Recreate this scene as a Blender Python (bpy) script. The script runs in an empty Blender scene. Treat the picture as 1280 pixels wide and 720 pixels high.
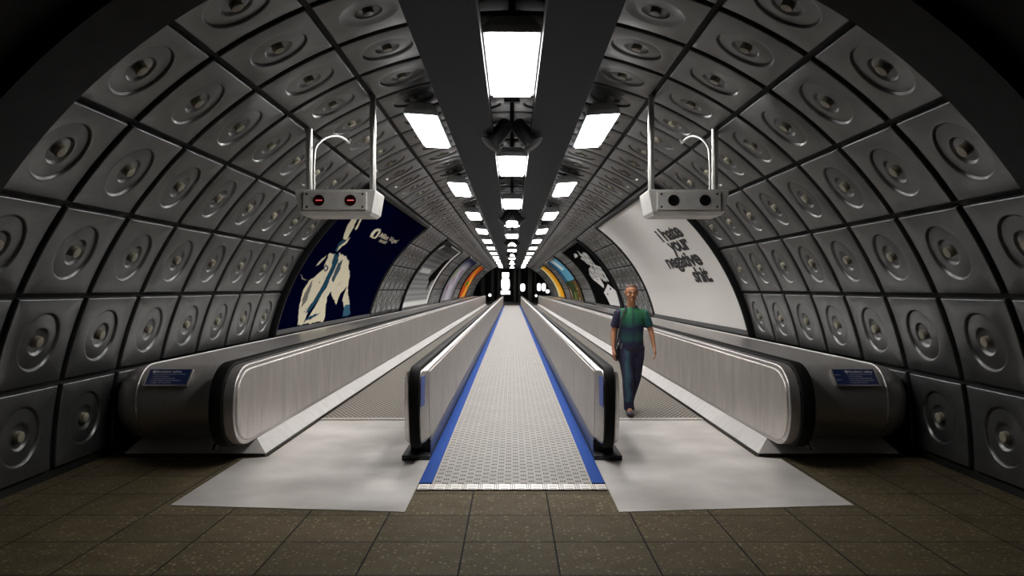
import bpy, bmesh, math, random
import numpy as np
from mathutils import Vector, Matrix

random.seed(7)
PI = math.pi
R, ZC = 4.07, 0.072          # tunnel lining radius and height of its axis
EYE = 1.70
PITCH = 0.925                # length of one lining ring
Y_JOINT = 5.60               # a joint between two rings
Y_END = Y_JOINT + 75 * PITCH
SEG = math.radians(11.25)
scene = bpy.context.scene
col = scene.collection

# ------------------------------------------------------------------ materials
class NT:
    def __init__(s, name):
        s.m = bpy.data.materials.new(name); s.m.use_nodes = True
        s.t = s.m.node_tree; s.b = s.t.nodes['Principled BSDF']
    def n(s, kind, **kw):
        nd = s.t.nodes.new('ShaderNode' + kind)
        for k, v in kw.items(): setattr(nd, k, v)
        return nd
    def l(s, a, b): s.t.links.new(a, b)
    def math(s, op, a, b=0.0, c=None):
        nd = s.n('Math', operation=op)
        for i, v in enumerate((a, b) + ((c,) if c is not None else ())):
            if isinstance(v, (int, float)): nd.inputs[i].default_value = v
            else: s.l(v, nd.inputs[i])
        return nd.outputs[0]
    def coord(s, which='Object', scale=(1, 1, 1)):
        tc = s.n('TexCoord'); mp = s.n('Mapping'); mp.inputs['Scale'].default_value = scale
        s.l(tc.outputs[which], mp.inputs['Vector']); return mp.outputs[0]
    def pos(s):
        g = s.n('NewGeometry'); x = s.n('SeparateXYZ'); s.l(g.outputs['Position'], x.inputs[0])
        return x.outputs[0], x.outputs[1], x.outputs[2], g.outputs['Position']
    def noise(s, vec, scale, detail=3, rough=0.5):
        nd = s.n('TexNoise'); nd.inputs['Scale'].default_value = scale
        nd.inputs['Detail'].default_value = detail; nd.inputs['Roughness'].default_value = rough
        s.l(vec, nd.inputs['Vector']); return nd.outputs['Fac']
    def ramp(s, fac, stops, interp='LINEAR'):
        nd = s.n('ValToRGB'); cr = nd.color_ramp; cr.interpolation = interp
        while len(cr.elements) < len(stops): cr.elements.new(0.5)
        for e, (p, c) in zip(cr.elements, stops):
            e.position = p; e.color = tuple(c) + (1,) if len(c) == 3 else c
        s.l(fac, nd.inputs[0]); return nd.outputs[0]
    def mix(s, fac, a, b):
        nd = s.n('Mix', data_type='RGBA')
        for sock, v in ((nd.inputs[0], fac), (nd.inputs[6], a), (nd.inputs[7], b)):
            if isinstance(v, (int, float)): sock.default_value = v
            elif isinstance(v, tuple): sock.default_value = v + (1,)
            else: s.l(v, sock)
        return nd.outputs[2]
    def bump(s, h, strength=0.3, dist=0.01):
        nd = s.n('Bump'); nd.inputs['Strength'].default_value = strength
        nd.inputs['Distance'].default_value = dist
        s.l(h, nd.inputs['Height']); s.l(nd.outputs[0], s.b.inputs['Normal'])
    def set(s, color=None, rough=None, metal=None, spec=None):
        for nm, v in (('Base Color', color), ('Roughness', rough), ('Metallic', metal), ('Specular IOR Level', spec)):
            if v is None: continue
            if isinstance(v, tuple): s.b.inputs[nm].default_value = v + (1,)
            elif isinstance(v, (int, float)): s.b.inputs[nm].default_value = v
            else: s.l(v, s.b.inputs[nm])
        return s.m

def plain(name, color, rough=0.5, metal=0.0, var=0.12, scale=14, spec=None, bump=0.0):
    t = NT(name); v = t.coord()
    f = t.noise(v, scale, 4)
    a = tuple(max(0, c * (1 - var)) for c in color); b = tuple(c * (1 + var) for c in color)
    t.set(t.ramp(f, [(0.3, a), (0.7, b)]), rough, metal, spec)
    if bump: t.bump(f, bump, 0.004)
    return t.m

def emit(name, color, strength):
    t = NT(name); t.b.inputs['Base Color'].default_value = (0.8, 0.8, 0.8, 1)
    t.b.inputs['Emission Color'].default_value = color + (1,)
    t.b.inputs['Emission Strength'].default_value = strength
    return t.m

def mat_cladding():
    t = NT('painted_pressed_metal'); v = t.coord('Object')
    f = t.noise(v, 5, 5, 0.6); g = t.noise(t.coord('Object', (60, 60, 6)), 6, 2)
    base = t.ramp(f, [(0.25, (0.112, 0.115, 0.116)), (0.75, (0.178, 0.181, 0.181))])
    base = t.mix(0.25, base, t.ramp(g, [(0.3, (0.09, 0.093, 0.095)), (0.7, (0.215, 0.217, 0.217))]))
    t.set(base, t.ramp(f, [(0.2, (0.30,) * 3), (0.8, (0.40,) * 3)]), 0.75)
    t.bump(g, 0.05, 0.003)
    return t.m

def mat_brushed(name, c, rough, streak='Z', metal=0.9, var=0.25):
    t = NT(name); x, y, z, p = t.pos()
    mp = t.n('Mapping'); mp.inputs['Scale'].default_value = (3.2, 3.2, 0.7) if streak == 'Z' else (14, 1.0, 14)
    t.l(p, mp.inputs[0]); f = t.noise(mp.outputs[0], 2.2, 5, 0.65)
    a = tuple(k * (1 - var) for k in c); b = tuple(k * (1 + var * 0.6) for k in c)
    t.set(t.ramp(f, [(0.28, a), (0.72, b)]), t.ramp(f, [(0.2, (rough + 0.07,) * 3), (0.8, (rough - 0.05,) * 3)]), metal)
    t.bump(f, 0.04, 0.004)
    return t.m

def mat_tiles():
    t = NT('speckled_stone_tiles'); x, y, z, p = t.pos()
    def line(c, off, size, w):
        q = t.math('FRACT', t.math('DIVIDE', t.math('ADD', c, off), size))
        d = t.math('ABSOLUTE', t.math('SUBTRACT', q, 0.5))
        return t.math('GREATER_THAN', d, 0.5 - w / size / 2)
    lx = line(x, 0.32 + 30 * 0.605, 0.605, 0.012); ly = line(y, 20 * 0.575 - 5.505, 0.575, 0.012)
    ln = t.math('MAXIMUM', lx, ly)  # grout
    vo = t.n('TexVoronoi'); vo.inputs['Scale'].default_value = 27; t.l(p, vo.inputs['Vector'])
    fleck = t.math('LESS_THAN', vo.outputs['Distance'], 0.30)
    rnd = t.n('SeparateColor'); t.l(vo.outputs['Color'], rnd.inputs[0])
    fleck = t.math('MULTIPLY', fleck, t.math('GREATER_THAN', rnd.outputs[0], 0.62))
    base = t.ramp(t.noise(p, 2.2, 6, 0.65), [(0.3, (0.062, 0.047, 0.024)), (0.7, (0.150, 0.118, 0.066))])
    fine = t.ramp(t.noise(p, 70, 3, 0.7), [(0.35, (0.025, 0.019, 0.010)), (0.65, (0.23, 0.18, 0.105))])
    base = t.mix(0.5, base, fine)
    base = t.mix(t.math('MULTIPLY', fleck, 0.33), base, (0.50, 0.41, 0.26))
    # each tile its own shade
    ix = t.math('FLOOR', t.math('DIVIDE', t.math('ADD', x, 0.32 + 30 * 0.605), 0.605))
    iy = t.math('FLOOR', t.math('DIVIDE', t.math('ADD', y, 20 * 0.575 - 5.505), 0.575))
    wn = t.n('TexWhiteNoise', noise_dimensions='2D'); cb = t.n('CombineXYZ'); t.l(ix, cb.inputs[0]); t.l(iy, cb.inputs[1]); t.l(cb.outputs[0], wn.inputs[0])
    dark = t.math('MULTIPLY', wn.outputs['Value'], 0.35)
    base = t.mix(dark, base, (0.05, 0.04, 0.026))
    base = t.mix(ln, base, (0.006, 0.005, 0.004))
    t.set(base, t.ramp(t.noise(p, 9, 4), [(0.3, (0.65,) * 3), (0.7, (0.85,) * 3)]), 0.0, 0.12)
    h = t.math('SUBTRACT', t.math('MULTIPLY', t.noise(p, 60, 3), 0.3), ln)
    t.bump(h, 0.35, 0.004)
    return t.m

def mat_walkway():
    """Light ribbed plates with staggered groups of three short slots."""
    t = NT('slotted_aluminium_plate'); x, y, z, p = t.pos(); s = 0.068
    u = t.math('DIVIDE', t.math('ADD', x, 40 * s), s); v = t.math('DIVIDE', y, s)
    iu = t.math('FLOOR', u); iv = t.math('FLOOR', v); fu = t.math('FRACT', u); fv = t.math('FRACT', v)
    par = t.math('LESS_THAN', t.math('MODULO', t.math('ADD', iu, iv), 2.0), 0.5)
    inx = t.math('LESS_THAN', t.math('ABSOLUTE', t.math('SUBTRACT', fu, 0.5)), 0.40)
    tri = t.math('LESS_THAN', t.math('ABSOLUTE', t.math('SUBTRACT', t.math('FRACT', t.math('MULTIPLY', t.math('SUBTRACT', fu, 0.10), 3.75)), 0.5)), 0.30)
    iny = t.math('LESS_THAN', t.math('ABSOLUTE', t.math('SUBTRACT', fv, 0.5)), 0.37)
    slot = t.math('MULTIPLY', t.math('MULTIPLY', par, inx), t.math('MULTIPLY', tri, iny))
    n = t.noise(p, 3, 4)
    base = t.ramp(n, [(0.3, (0.245, 0.226, 0.207)), (0.7, (0.335, 0.311, 0.288))])
    strip = t.math('LESS_THAN', t.math('ABSOLUTE', t.math('SUBTRACT', t.math('FRACT', t.math('DIVIDE', y, 0.408)), 0.5)), 0.5 - 0.012)
    base = t.mix(strip, (0.30, 0.28, 0.26), base)
    base = t.mix(slot, base, (0.012, 0.010, 0.009))
    t.set(base, t.ramp(n, [(0.3, (0.5,) * 3), (0.7, (0.62,) * 3)]), 0.0, 0.25)
    t.bump(t.math('SUBTRACT', 1.0, slot), 0.4, 0.004)
    return t.m

def mat_belt():
    """Side walkway pallets: a close mesh of raised studs."""
    t = NT('studded_belt_metal'); x, y, z, p = t.pos()
    a = t.math('SINE', t.math('MULTIPLY', x, 2 * PI / 0.062)); b = t.math('SINE', t.math('MULTIPLY', y, 2 * PI / 0.125))
    f = t.math('MULTIPLY_ADD', t.math('MULTIPLY', a, b), 0.5, 0.5)
    n = t.noise(p, 1.4, 4)
    base = t.ramp(f, [(0.44, (0.022, 0.018, 0.014)), (0.56, (0.36, 0.325, 0.285))])
    base = t.mix(t.math('MULTIPLY', n, 0.3), base, (0.17, 0.150, 0.130))
    t.set(base, 0.6, 0.0, 0.25); t.bump(f, 0.3, 0.004)
    return t.m

def mat_comb():
    """White comb edge: blocks with two long grooves between sets of three cross grooves."""
    t = NT('white_comb_metal'); x, y, z, p = t.pos(); s = 0.137
    u = t.math('FRACT', t.math('DIVIDE', t.math('ADD', x, 20 * s + 0.02), s))
    v = t.math('DIVIDE', t.math('SUBTRACT', y, 6.17), 0.16)
    blk = t.math('GREATER_THAN', u, 0.36)
    g1 = t.math('LESS_THAN', t.math('ABSOLUTE', t.math('SUBTRACT', t.math('FRACT', t.math('MULTIPLY', v, 2.6)), 0.5)), 0.14)
    g1 = t.math('MULTIPLY', g1, t.math('GREATER_THAN', t.math('SUBTRACT', 0.45, t.math('ABSOLUTE', t.math('SUBTRACT', v, 0.5))), 0.08))
    g1 = t.math('MULTIPLY', g1, t.math('MULTIPLY', blk, t.math('LESS_THAN', t.math('ABSOLUTE', t.math('SUBTRACT', u, 0.68)), 0.24)))
    g2 = t.math('LESS_THAN', t.math('ABSOLUTE', t.math('SUBTRACT', t.math('FRACT', t.math('MULTIPLY', u, 8.3)), 0.5)), 0.2)
    g2 = t.math('MULTIPLY', g2, t.math('SUBTRACT', 1.0, blk))
    g = t.math('MAXIMUM', g1, g2)
    t.set(t.mix(g, (0.72, 0.69, 0.65), (0.08, 0.07, 0.065)), 0.4, 0.1)
    return t.m

def mat_plate():
    t = NT('satin_steel_plate'); x, y, z, p = t.pos()
    n = t.noise(p, 1.3, 3, 0.5); f = t.noise(p, 90, 2, 0.6)
    t.set(t.ramp(n, [(0.3, (0.47, 0.44, 0.415)), (0.7, (0.80, 0.76, 0.73))]), t.ramp(n, [(0.3, (0.30,) * 3), (0.7, (0.46,) * 3)]), 0.25)
    t.bump(t.math('ADD', t.math('MULTIPLY', n, 3.0), t.math('MULTIPLY', f, 0.10)), 0.22, 0.02)
    return t.m

def mat_vcol(name, rough=0.35, spec=0.5, grain=0.0):
    t = NT(name); a = t.n('VertexColor', layer_name='ink')
    base = a.outputs['Color']
    if grain:
        f = t.noise(t.coord('Object'), 55, 3, 0.7)
        base = t.mix(t.math('MULTIPLY', f, grain), base, (0.42, 0.41, 0.39))
    t.set(base, rough, 0.0, spec)
    return t.m

M = dict(
    clad=mat_cladding(), tiles=mat_tiles(), walk=mat_walkway(), belt=mat_belt(), comb=mat_comb(), plate=mat_plate(),
    gap=plain('black_joint_backing', (0.006, 0.006, 0.006), 0.8),
    bolt=plain('stone_coloured_cap', (0.30, 0.28, 0.21), 0.5),
    concrete=plain('dark_painted_concrete', (0.012, 0.0125, 0.014), 0.9, scale=5, var=0.3, bump=0.1),
    fascia=plain('slate_grey_paint', (0.008, 0.0175, 0.0245), 0.6, spec=0.2, scale=3, var=0.1),
    panel=mat_brushed('brushed_steel_panel', (0.58, 0.545, 0.515), 0.42, 'Z', 0.75, 0.18),
    trim=mat_brushed('polished_steel_trim', (0.58, 0.555, 0.53), 0.33, 'Y', 1.0, 0.08),
    deck=mat_brushed('satin_steel_casing', (0.46, 0.435, 0.42), 0.36, 'Y', 0.7, 0.12),
    skirt=mat_brushed('bright_steel_skirt', (0.46, 0.44, 0.425), 0.55, 'Z', 0.1, 0.10),
    rubber=plain('black_rubber', (0.008, 0.0076, 0.0072), 0.65, spec=0.12),
    black=plain('black_plastic', (0.010, 0.010, 0.011), 0.45),
    dark=plain('dark_grey_metal', (0.045, 0.045, 0.048), 0.4, 0.6),
    reflkick=plain('kickplate_blue_reflection', (0.022, 0.032, 0.075), 0.3, 0.2),  # dark steel with the blue it reflects put into the base colour
    blue=plain('blue_floor_edging', (0.010, 0.062, 0.30), 0.75, var=0.08, scale=4, spec=0.1),
    bluelabel=plain('blue_label', (0.10, 0.16, 0.48), 0.35),
    navy=plain('navy_sign_enamel', (0.004, 0.018, 0.105), 0.3, var=0.05),
    white=plain('white_lettering', (0.85, 0.87, 0.9), 0.5),
    ink=plain('black_lettering', (0.008, 0.008, 0.010), 0.6, var=0.02),
    cream=plain('cream_lettering', (0.62, 0.56, 0.42), 0.6),
    signal=plain('grey_cast_metal', (0.60, 0.585, 0.56), 0.42, 0.15, var=0.10, scale=9),
    pole=plain('pale_steel_tube', (0.72, 0.71, 0.68), 0.28, 0.75, var=0.05),
    frame=plain('dark_poster_frame', (0.009, 0.009, 0.0095), 0.5, spec=0.2),
    lampbody=plain('pale_grey_lamp_casing', (0.78, 0.82, 0.84), 0.5),
    lens=plain('black_lens', (0.008, 0.008, 0.009), 0.15),
    redbar=emit('red_signal_light', (1.0, 0.02, 0.02), 0.55),
    redglow=plain('dark_red_lens', (0.02, 0.002, 0.002), 0.2, spec=0.2),
    lamp=emit('lit_lamp_diffuser', (1.0, 0.978, 0.952), 30.0),
    farlamp=emit('distant_lit_opening', (1.0, 0.98, 0.97), 2.2),
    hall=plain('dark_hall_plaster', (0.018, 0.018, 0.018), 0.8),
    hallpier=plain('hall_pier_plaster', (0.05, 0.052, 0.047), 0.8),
    poster=mat_vcol('poster_print', 0.9, 0.0), posterpale=mat_vcol('pale_grainy_poster_print', 0.9, 0.0, 0.3),
    skin=plain('skin', (0.40, 0.175, 0.09), 0.55, var=0.12, scale=9),
    hair=plain('brown_hair', (0.075, 0.034, 0.018), 0.7, var=0.3, scale=60),
    shoe=plain('dark_shoe_leather', (0.040, 0.028, 0.045), 0.5),
    bag=plain('black_bag_cloth', (0.012, 0.011, 0.015), 0.8),
    buckle=plain('silver_buckle', (0.7, 0.7, 0.7), 0.3, 0.9),
    lip=plain('lip_skin', (0.30, 0.085, 0.065), 0.5), eye=plain('eye_white', (0.35, 0.30, 0.27), 0.5), iris=plain('dark_iris', (0.02, 0.012, 0.008), 0.2),
)

# ------------------------------------------------------------------ mesh helpers
def mesh_obj(name, verts, faces, mat, parent=None, smooth=None, loc=None, mats=None, midx=None):
    me = bpy.data.meshes.new(name); me.from_pydata([tuple(v) for v in verts], [], faces)
    bm = bmesh.new(); bm.from_mesh(me); bmesh.ops.recalc_face_normals(bm, faces=bm.faces); bm.to_mesh(me); bm.free()
    for m in (mats or [mat]): me.materials.append(m)
    if midx: me.polygons.foreach_set('material_index', midx)
    if smooth is not None:
        me.shade_smooth(); me.set_sharp_from_angle(angle=math.radians(smooth))
    o = bpy.data.objects.new(name, me); col.objects.link(o)
    if parent is not None: o.parent = parent
    if loc is not None: o.location = loc
    return o

class G:
    """collects solids; build() links them as ONE mesh object"""
    def __init__(s): s.v, s.f = [], []
    def add(s, v, f):
        k = len(s.v); s.v += [tuple(p) for p in v]; s.f += [tuple(i + k for i in q) for q in f]; return s
    def box(s, x0, x1, y0, y1, z0, z1, bev=0.0):
        if x0 > x1: x0, x1 = x1, x0
        if bev:
            b = bev
            def rr(i, z): return [(x0+i+b-b, y0+i+b, z), (x0+i+b, y0+i, z), (x1-i-b, y0+i, z), (x1-i, y0+i+b, z), (x1-i, y1-i-b, z), (x1-i-b, y1-i, z), (x0+i+b, y1-i, z), (x0+i, y1-i-b, z)]
            return s.loft([rr(b, z0), rr(0, z0 + b), rr(0, z1 - b), rr(b, z1)])
        v = [(x, y, z) for z in (z0, z1) for x, y in ((x0, y0), (x1, y0), (x1, y1), (x0, y1))]
        return s.add(v, [(3, 2, 1, 0), (4, 5, 6, 7), (0, 1, 5, 4), (1, 2, 6, 5), (2, 3, 7, 6), (3, 0, 4, 7)])
    def loft(s, loops, cap=True, closed=True, ring=False):
        n = len(loops[0]); v = [p for lp in loops for p in lp]; f = []
        pairs = [(i, i + 1) for i in range(len(loops) - 1)] + ([(len(loops) - 1, 0)] if ring else [])
        for i, j in pairs:
            for k in range(n if closed else n - 1):
                f.append((i * n + k, i * n + (k + 1) % n, j * n + (k + 1) % n, j * n + k))
        if cap and not ring:
            f.append(tuple(range(n))[::-1]); f.append(tuple(range((len(loops) - 1) * n, len(loops) * n)))
        return s.add(v, f)
    def tube(s, pts, r, n=12, cap=True, flat=None):
        pts = [Vector(p) for p in pts]; loops = []; up = None
        for i, p in enumerate(pts):
            d = (pts[min(i + 1, len(pts) - 1)] - pts[max(i - 1, 0)]).normalized()
            if up is None: up = d.orthogonal().normalized()
            up = (up - d * up.dot(d)).normalized(); sd = d.cross(up)
            rr = r[i] if isinstance(r, (list, tuple)) else r
            if not isinstance(rr, (list, tuple)): rr = (rr, rr)
            loops.append([p + up * math.cos(2 * PI * k / n) * rr[0] + sd * math.sin(2 * PI * k / n) * rr[1] for k in range(n)])
        return s.loft(loops, cap)
    def ball(s, c, r, nu=16, nv=10):
        r = r if isinstance(r, (list, tuple)) else (r, r, r)
        loops = [[(c[0] + r[0] * math.sin(a) * math.cos(2 * PI * k / nu), c[1] + r[1] * math.sin(a) * math.sin(2 * PI * k / nu), c[2] - r[2] * math.cos(a)) for k in range(nu)]
                 for a in [0.02 + (PI - 0.04) * j / nv for j in range(nv + 1)]]
        return s.loft(loops)
    def build(s, name, mat, parent=None, smooth=None, loc=None):
        return mesh_obj(name, s.v, s.f, mat, parent, smooth, loc)

def tag(o, label=None, cat=None, group=None, kind=None):
    if label: o['label'] = label
    if cat: o['category'] = cat
    if group: o['group'] = group
    if kind: o['kind'] = kind
    return o
def empty(name, loc=(0, 0, 0)):
    o = bpy.data.objects.new(name, None); o.empty_display_size = 0.2; col.objects.link(o); o.location = loc; return o
def copy_tree(o, parent=None):
    c = o.copy(); col.objects.link(c); c.parent = parent
    for ch in list(o.children): copy_tree(ch, c)
    return c
def shift(g, off):
    g.v = [(x - off[0], y - off[1], z - off[2]) for x, y, z in g.v]; return g

def polar(r, th, y): return (r * math.cos(th), y, ZC + r * math.sin(th))

# ------------------------------------------------------------------ room shell
def shell(name, a0, a1, y0, y1, r0, r1, mat):
    n = max(6, int(abs(a1 - a0) / math.radians(2.8125)))
    loops = []
    for y in (y0, y1):
        loops.append([polar(r0, a0 + (a1 - a0) * i / n, y) for i in range(n + 1)] + [polar(r1, a1 + (a0 - a1) * i / n, y) for i in range(n + 1)])
    return tag(G().loft(loops).build(name, mat, smooth=30), kind='structure')

LOW = -math.asin(0.09 / R)
wall_right = shell('wall_right', LOW, 6 * SEG, 4.84, Y_END, R + 0.045, R + 0.25, M['gap'])
ceiling = shell('ceiling', 6 * SEG, 10 * SEG, 4.84, Y_END, R + 0.045, R + 0.25, M['gap'])
wall_left = shell('wall_left', 10 * SEG, PI - LOW, 4.84, Y_END, R + 0.045, R + 0.25, M['gap'])
shell('trim_1', LOW, PI - LOW, 4.30, 4.84, R - 0.02, R + 0.25, M['concrete'])      # portal arch in front of the cladding
shell('trim_2', LOW, PI - LOW, -3.0, 4.30, R + 0.10, R + 0.25, M['concrete'])
tag(G().box(-4.6, 4.6, -3.0, 6.6, -0.12, 0.0).build('floor', M['tiles']), kind='structure')
tag(G().box(-4.6, 4.6, 6.6, Y_END + 0.2, -0.12, 0.0).build('floor', M['tiles']), kind='structure').name = 'floor_inner'
tag(G().box(-5, 5, -3.2, -3.0, -0.1, 4.6).build('wall_back', M['concrete']), kind='structure')

# -------- cladding panels: one pressed panel with two rings and a bolt cap
def cladding_mesh(nseg, low=False):
    HU, HV = (PITCH - 0.085) / 2, (R * SEG - 0.050) / 2
    rad = [0.04, 0.096, 0.104, 0.116, 0.122, 0.135, 0.170, 0.224, 0.234, 0.246, 0.251, 0.262]
    hgt = [-0.030, -0.030, -0.027, -0.010, -0.008, -0.009, -0.012, -0.019, -0.020, -0.004, 0.0, 0.0]
    if low: rad, hgt = [0.04, 0.10, 0.120, 0.222, 0.248, 0.262], [-0.030, -0.028, -0.005, -0.018, 0.0, 0.0]
    verts, loops = [], []
    def pt(u, v, h):                                       # u along the tunnel, v along the arc, h towards the axis
        a = v / R; r = R - h; return (r * math.cos(a) - R, u, r * math.sin(a))
    for r, h in zip(rad, hgt):
        loops.append([pt(r * math.cos(2 * PI * k / nseg), r * math.sin(2 * PI * k / nseg), h) for k in range(nseg)])
    ca = [math.atan2(sv * HV, su * HU) % (2 * PI) for su, sv in ((1, 1), (-1, 1), (-1, -1), (1, -1))]
    def sq(ins, h):
        out = []
        for k in range(nseg):
            a = 2 * PI * k / nseg
            near = min(ca, key=lambda c: abs(c - a))
            if abs(near - a) < PI / nseg * 1.01: a = near
            c, s_ = math.cos(a), math.sin(a)
            t = min((HU / abs(c)) if abs(c) > 1e-6 else 9, (HV / abs(s_)) if abs(s_) > 1e-6 else 9)
            u, v = t * c, t * s_
            u = max(-HU + ins, min(HU - ins, u)); v = max(-HV + ins, min(HV - ins, v))
            out.append(pt(u, v, h))
        return out
    loops += [sq(0.012, 0.0), sq(0.003, -0.004), sq(0.0, -0.012), sq(0.0, -0.042)]
    g = G().loft(loops, cap=False)
    g.add(loops[0], [tuple(range(nseg))])
    return g
def cap_mesh():
    g = G(); n = 14
    def ring(r, h): return [(-h, r * math.cos(2 * PI * k / n), r * math.sin(2 * PI * k / n)) for k in range(n)]
    g.loft([ring(0.047, -0.0305), ring(0.047, 0.004), ring(0.043, 0.010), ring(0.036, 0.012)])
    return g
POSTER_RINGS = set(list(range(7, 16)) + list(range(22, 31)) + list(range(37, 46)) + list(range(52, 61)))
panel_proto = cladding_mesh(48).build('cladding_panel', M['clad'], wall_right, smooth=50)
cap_proto = cap_mesh().build('bolt_cap', M['bolt'], panel_proto, smooth=40)
low_g = cladding_mesh(16, True); lowcap = cap_mesh()
used = [False]
for parent, rows in ((wall_right, range(0, 6)), (ceiling, range(6, 10)), (wall_left, range(10, 16))):
    cells = []
    for k in rows:
        kk = k if k < 8 else 15 - k
        for n in range(-1, 75):
            if kk == 0 and n > 2: continue
            if 1 <= kk <= 4 and n in POSTER_RINGS: continue
            cells.append((k, n))
    def seen_size(c):
        k, n = c; th = (k + 0.5) * SEG; y = Y_JOINT + (n + 0.5) * PITCH
        if parent is ceiling and y < 6.3: return -1
        return 1.0 / y
    cells.sort(key=seen_size, reverse=True)
    far = G()
    for i, (k, n) in enumerate(cells):
        th = (k + 0.5) * SEG; y = Y_JOINT + (n + 0.5) * PITCH
        if n == -1: y += 0.0
        if i < 100:
            if not used[0]: o, c = panel_proto, cap_proto; used[0] = True
            else:
                o = panel_proto.copy(); col.objects.link(o); o.parent = parent
                c = cap_proto.copy(); col.objects.link(c); c.parent = o
            o.location = (R * math.cos(th), y, ZC + R * math.sin(th)); o.rotation_euler = (0, -th, 0)
        else:
            ct, st = math.cos(th), math.sin(th)
            for gg in (low_g,):
                far.add([((x + R) * ct - z * st, yy + y, ZC + (x + R) * st + z * ct) for x, yy, z in gg.v], gg.f)
            nb = len(far.f)
            far.add([((x + R) * ct - z * st, yy + y, ZC + (x + R) * st + z * ct) for x, yy, z in lowcap.v], lowcap.f)
    tag(far.build('cladding_panel_run', M['clad'], parent, smooth=50), kind='stuff', label='run of small distant pressed metal cladding panels')

# longitudinal ceiling fascias
for i, s in enumerate((-1, 1)):
    g = G(); g.box(s * 0.25, s * 0.785, 3.0, Y_END, EYE + 1.98, EYE + 2.10)
    fo = tag(g.build('trim_%d' % (3 + i), M['fascia']), kind='structure')
    G().box(s * 0.244, s * 0.2505, 3.0, Y_END, EYE + 1.978, EYE + 2.105).build('edge_strip', M['black'], fo)

# ------------------------------------------------------------------ dark hall beyond the tunnel
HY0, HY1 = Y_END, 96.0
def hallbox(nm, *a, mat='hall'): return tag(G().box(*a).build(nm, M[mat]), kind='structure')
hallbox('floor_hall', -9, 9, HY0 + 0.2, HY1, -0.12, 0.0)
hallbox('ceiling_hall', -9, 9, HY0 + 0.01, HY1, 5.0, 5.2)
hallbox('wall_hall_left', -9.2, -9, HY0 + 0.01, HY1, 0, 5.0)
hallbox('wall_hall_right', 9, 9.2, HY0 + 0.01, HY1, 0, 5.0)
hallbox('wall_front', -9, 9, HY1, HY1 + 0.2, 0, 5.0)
for i, (x, w, y) in enumerate(((-2.45, 0.42, 92), (-1.65, 0.32, 92), (0.35, 0.30, 91), (0.95, 0.35, 91), (2.2, 0.5, 89), (2.9, 0.25, 91), (-3.6, 0.5, 90))):
    g = G().box(x - w / 2, x + w / 2, y, y + w, 0, 5.0, 0.03)
    tag(g.build('trim_%d' % (5 + i), M['hallpier']), kind='structure')
def glowing(name, cx, y, z0, z1, w, label, cat, round_=True, stem=True):
    e = empty(name, (cx, y, 0)); g = G(); n = 20; zc, hh = (z0 + z1) / 2, (z1 - z0) / 2
    lp = []
    for k in range(n):
        a = 2 * PI * k / n; c, s_ = math.cos(a), math.sin(a); p = 2 / 3.2
        lp.append((w / 2 * math.copysign(abs(c) ** p, c), hh * math.copysign(abs(s_) ** p, s_)))
    loops = [[(x * q, dy, zc + z * q) for x, z in lp] for dy, q in ((0, 0.93), (0.03, 1.0), (0.12, 1.0), (0.15, 0.93))]
    g.loft(loops).build('lit_panel', M['farlamp'], e, smooth=40)
    if stem: G().box(-0.05, 0.05, 0.04, 0.11, 0.0, z0 + 0.02).build('stand', M['dark'], e)
    tag(e, label, cat); return e
Y0 = 88.0
e = glowing('illuminated_display', -0.78, Y0, 1.42, 2.95, 1.02, 'tall glowing white display seen through the far tunnel mouth', 'display')
g = G().box(-0.42, 0.42, 0.0, 0.14, 2.98, 3.55, 0.05); g.build('top_panel', M['farlamp'], e)
g = G().box(-0.56, 0.56, 0.0, 0.14, 0.95, 1.36, 0.05); g.build('bottom_panel', M['farlamp'], e)
glowing('wall_light', 1.28, Y0, 1.30, 2.22, 0.56, 'small upright oval light right of the tall glowing display', 'light')
glowing('wall_light', 3.18, 86.5, 1.35, 2.25, 0.44, 'inner one of two oval lights side by side at the right of the far hall', 'light')
glowing('wall_light', 3.74, 86.5, 1.35, 2.25, 0.44, 'outer one of two oval lights side by side at the right of the far hall', 'light')
def globe(cx, y, z, r, label):
    e = empty('globe_lamp', (cx, y, 0)); G().ball((0, 0, z), r).build('globe', M['farlamp'], e, smooth=60)
    G().tube([(0, 0, 0), (0, 0, z - r + 0.01)], 0.03, 8).build('post', M['dark'], e, smooth=40); tag(e, label, 'lamp')
globe(4.02, 83.0, 1.32, 0.21, 'round globe lamp low beside the pair of oval lights')
globe(-2.42, 80.5, 0.92, 0.16, 'small globe lamp where the left side walkway ends')
globe(2.62, 80.0, 0.86, 0.13, 'faint small globe lamp where the right side walkway ends')

# ------------------------------------------------------------------ ceiling lamps
def make_lamp(w, L=1.88):
    e = empty('ceiling_lamp'); fr = 0.035
    def rect(hx, hy, z): return [(-hx, -hy, z), (hx, -hy, z), (hx, hy, z), (-hx, hy, z)]
    a, b = w / 2, L / 2
    G().loft([rect(a, b, 0.012), rect(a, b, 0.0), rect(a + fr, b + fr, 0.0), rect(a + fr, b + fr, 0.03), rect(a + 0.005, b + 0.005, 0.03)], cap=False, ring=True).build('frame', M['lampbody'], e)
    G().loft([rect(a - 0.008, b - 0.008, -0.022), rect(a - 0.002, b - 0.002, -0.018), rect(a - 0.002, b - 0.002, 0.026)]).build('diffuser', M['lamp'], e)
    G().loft([rect(a + fr - 0.004, b + fr - 0.004, 0.031), rect(a + fr - 0.01, b + fr - 0.008, 0.06), rect(a - 0.045, b - 0.02, 0.15)]).build('casing', M['lampbody'], e)
    return e
ORD = 'nearest second third fourth fifth sixth seventh eighth ninth tenth eleventh twelfth thirteenth'.split()
lampc, lamps = make_lamp(0.395), make_lamp(0.325)
def bracket(e, top, name='mounting_bracket'):
    for y in (-0.5, 0.5): G().box(-0.03, 0.03, y - 0.03, y + 0.03, 0.149, top).build(name, M['dark'], e)
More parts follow.
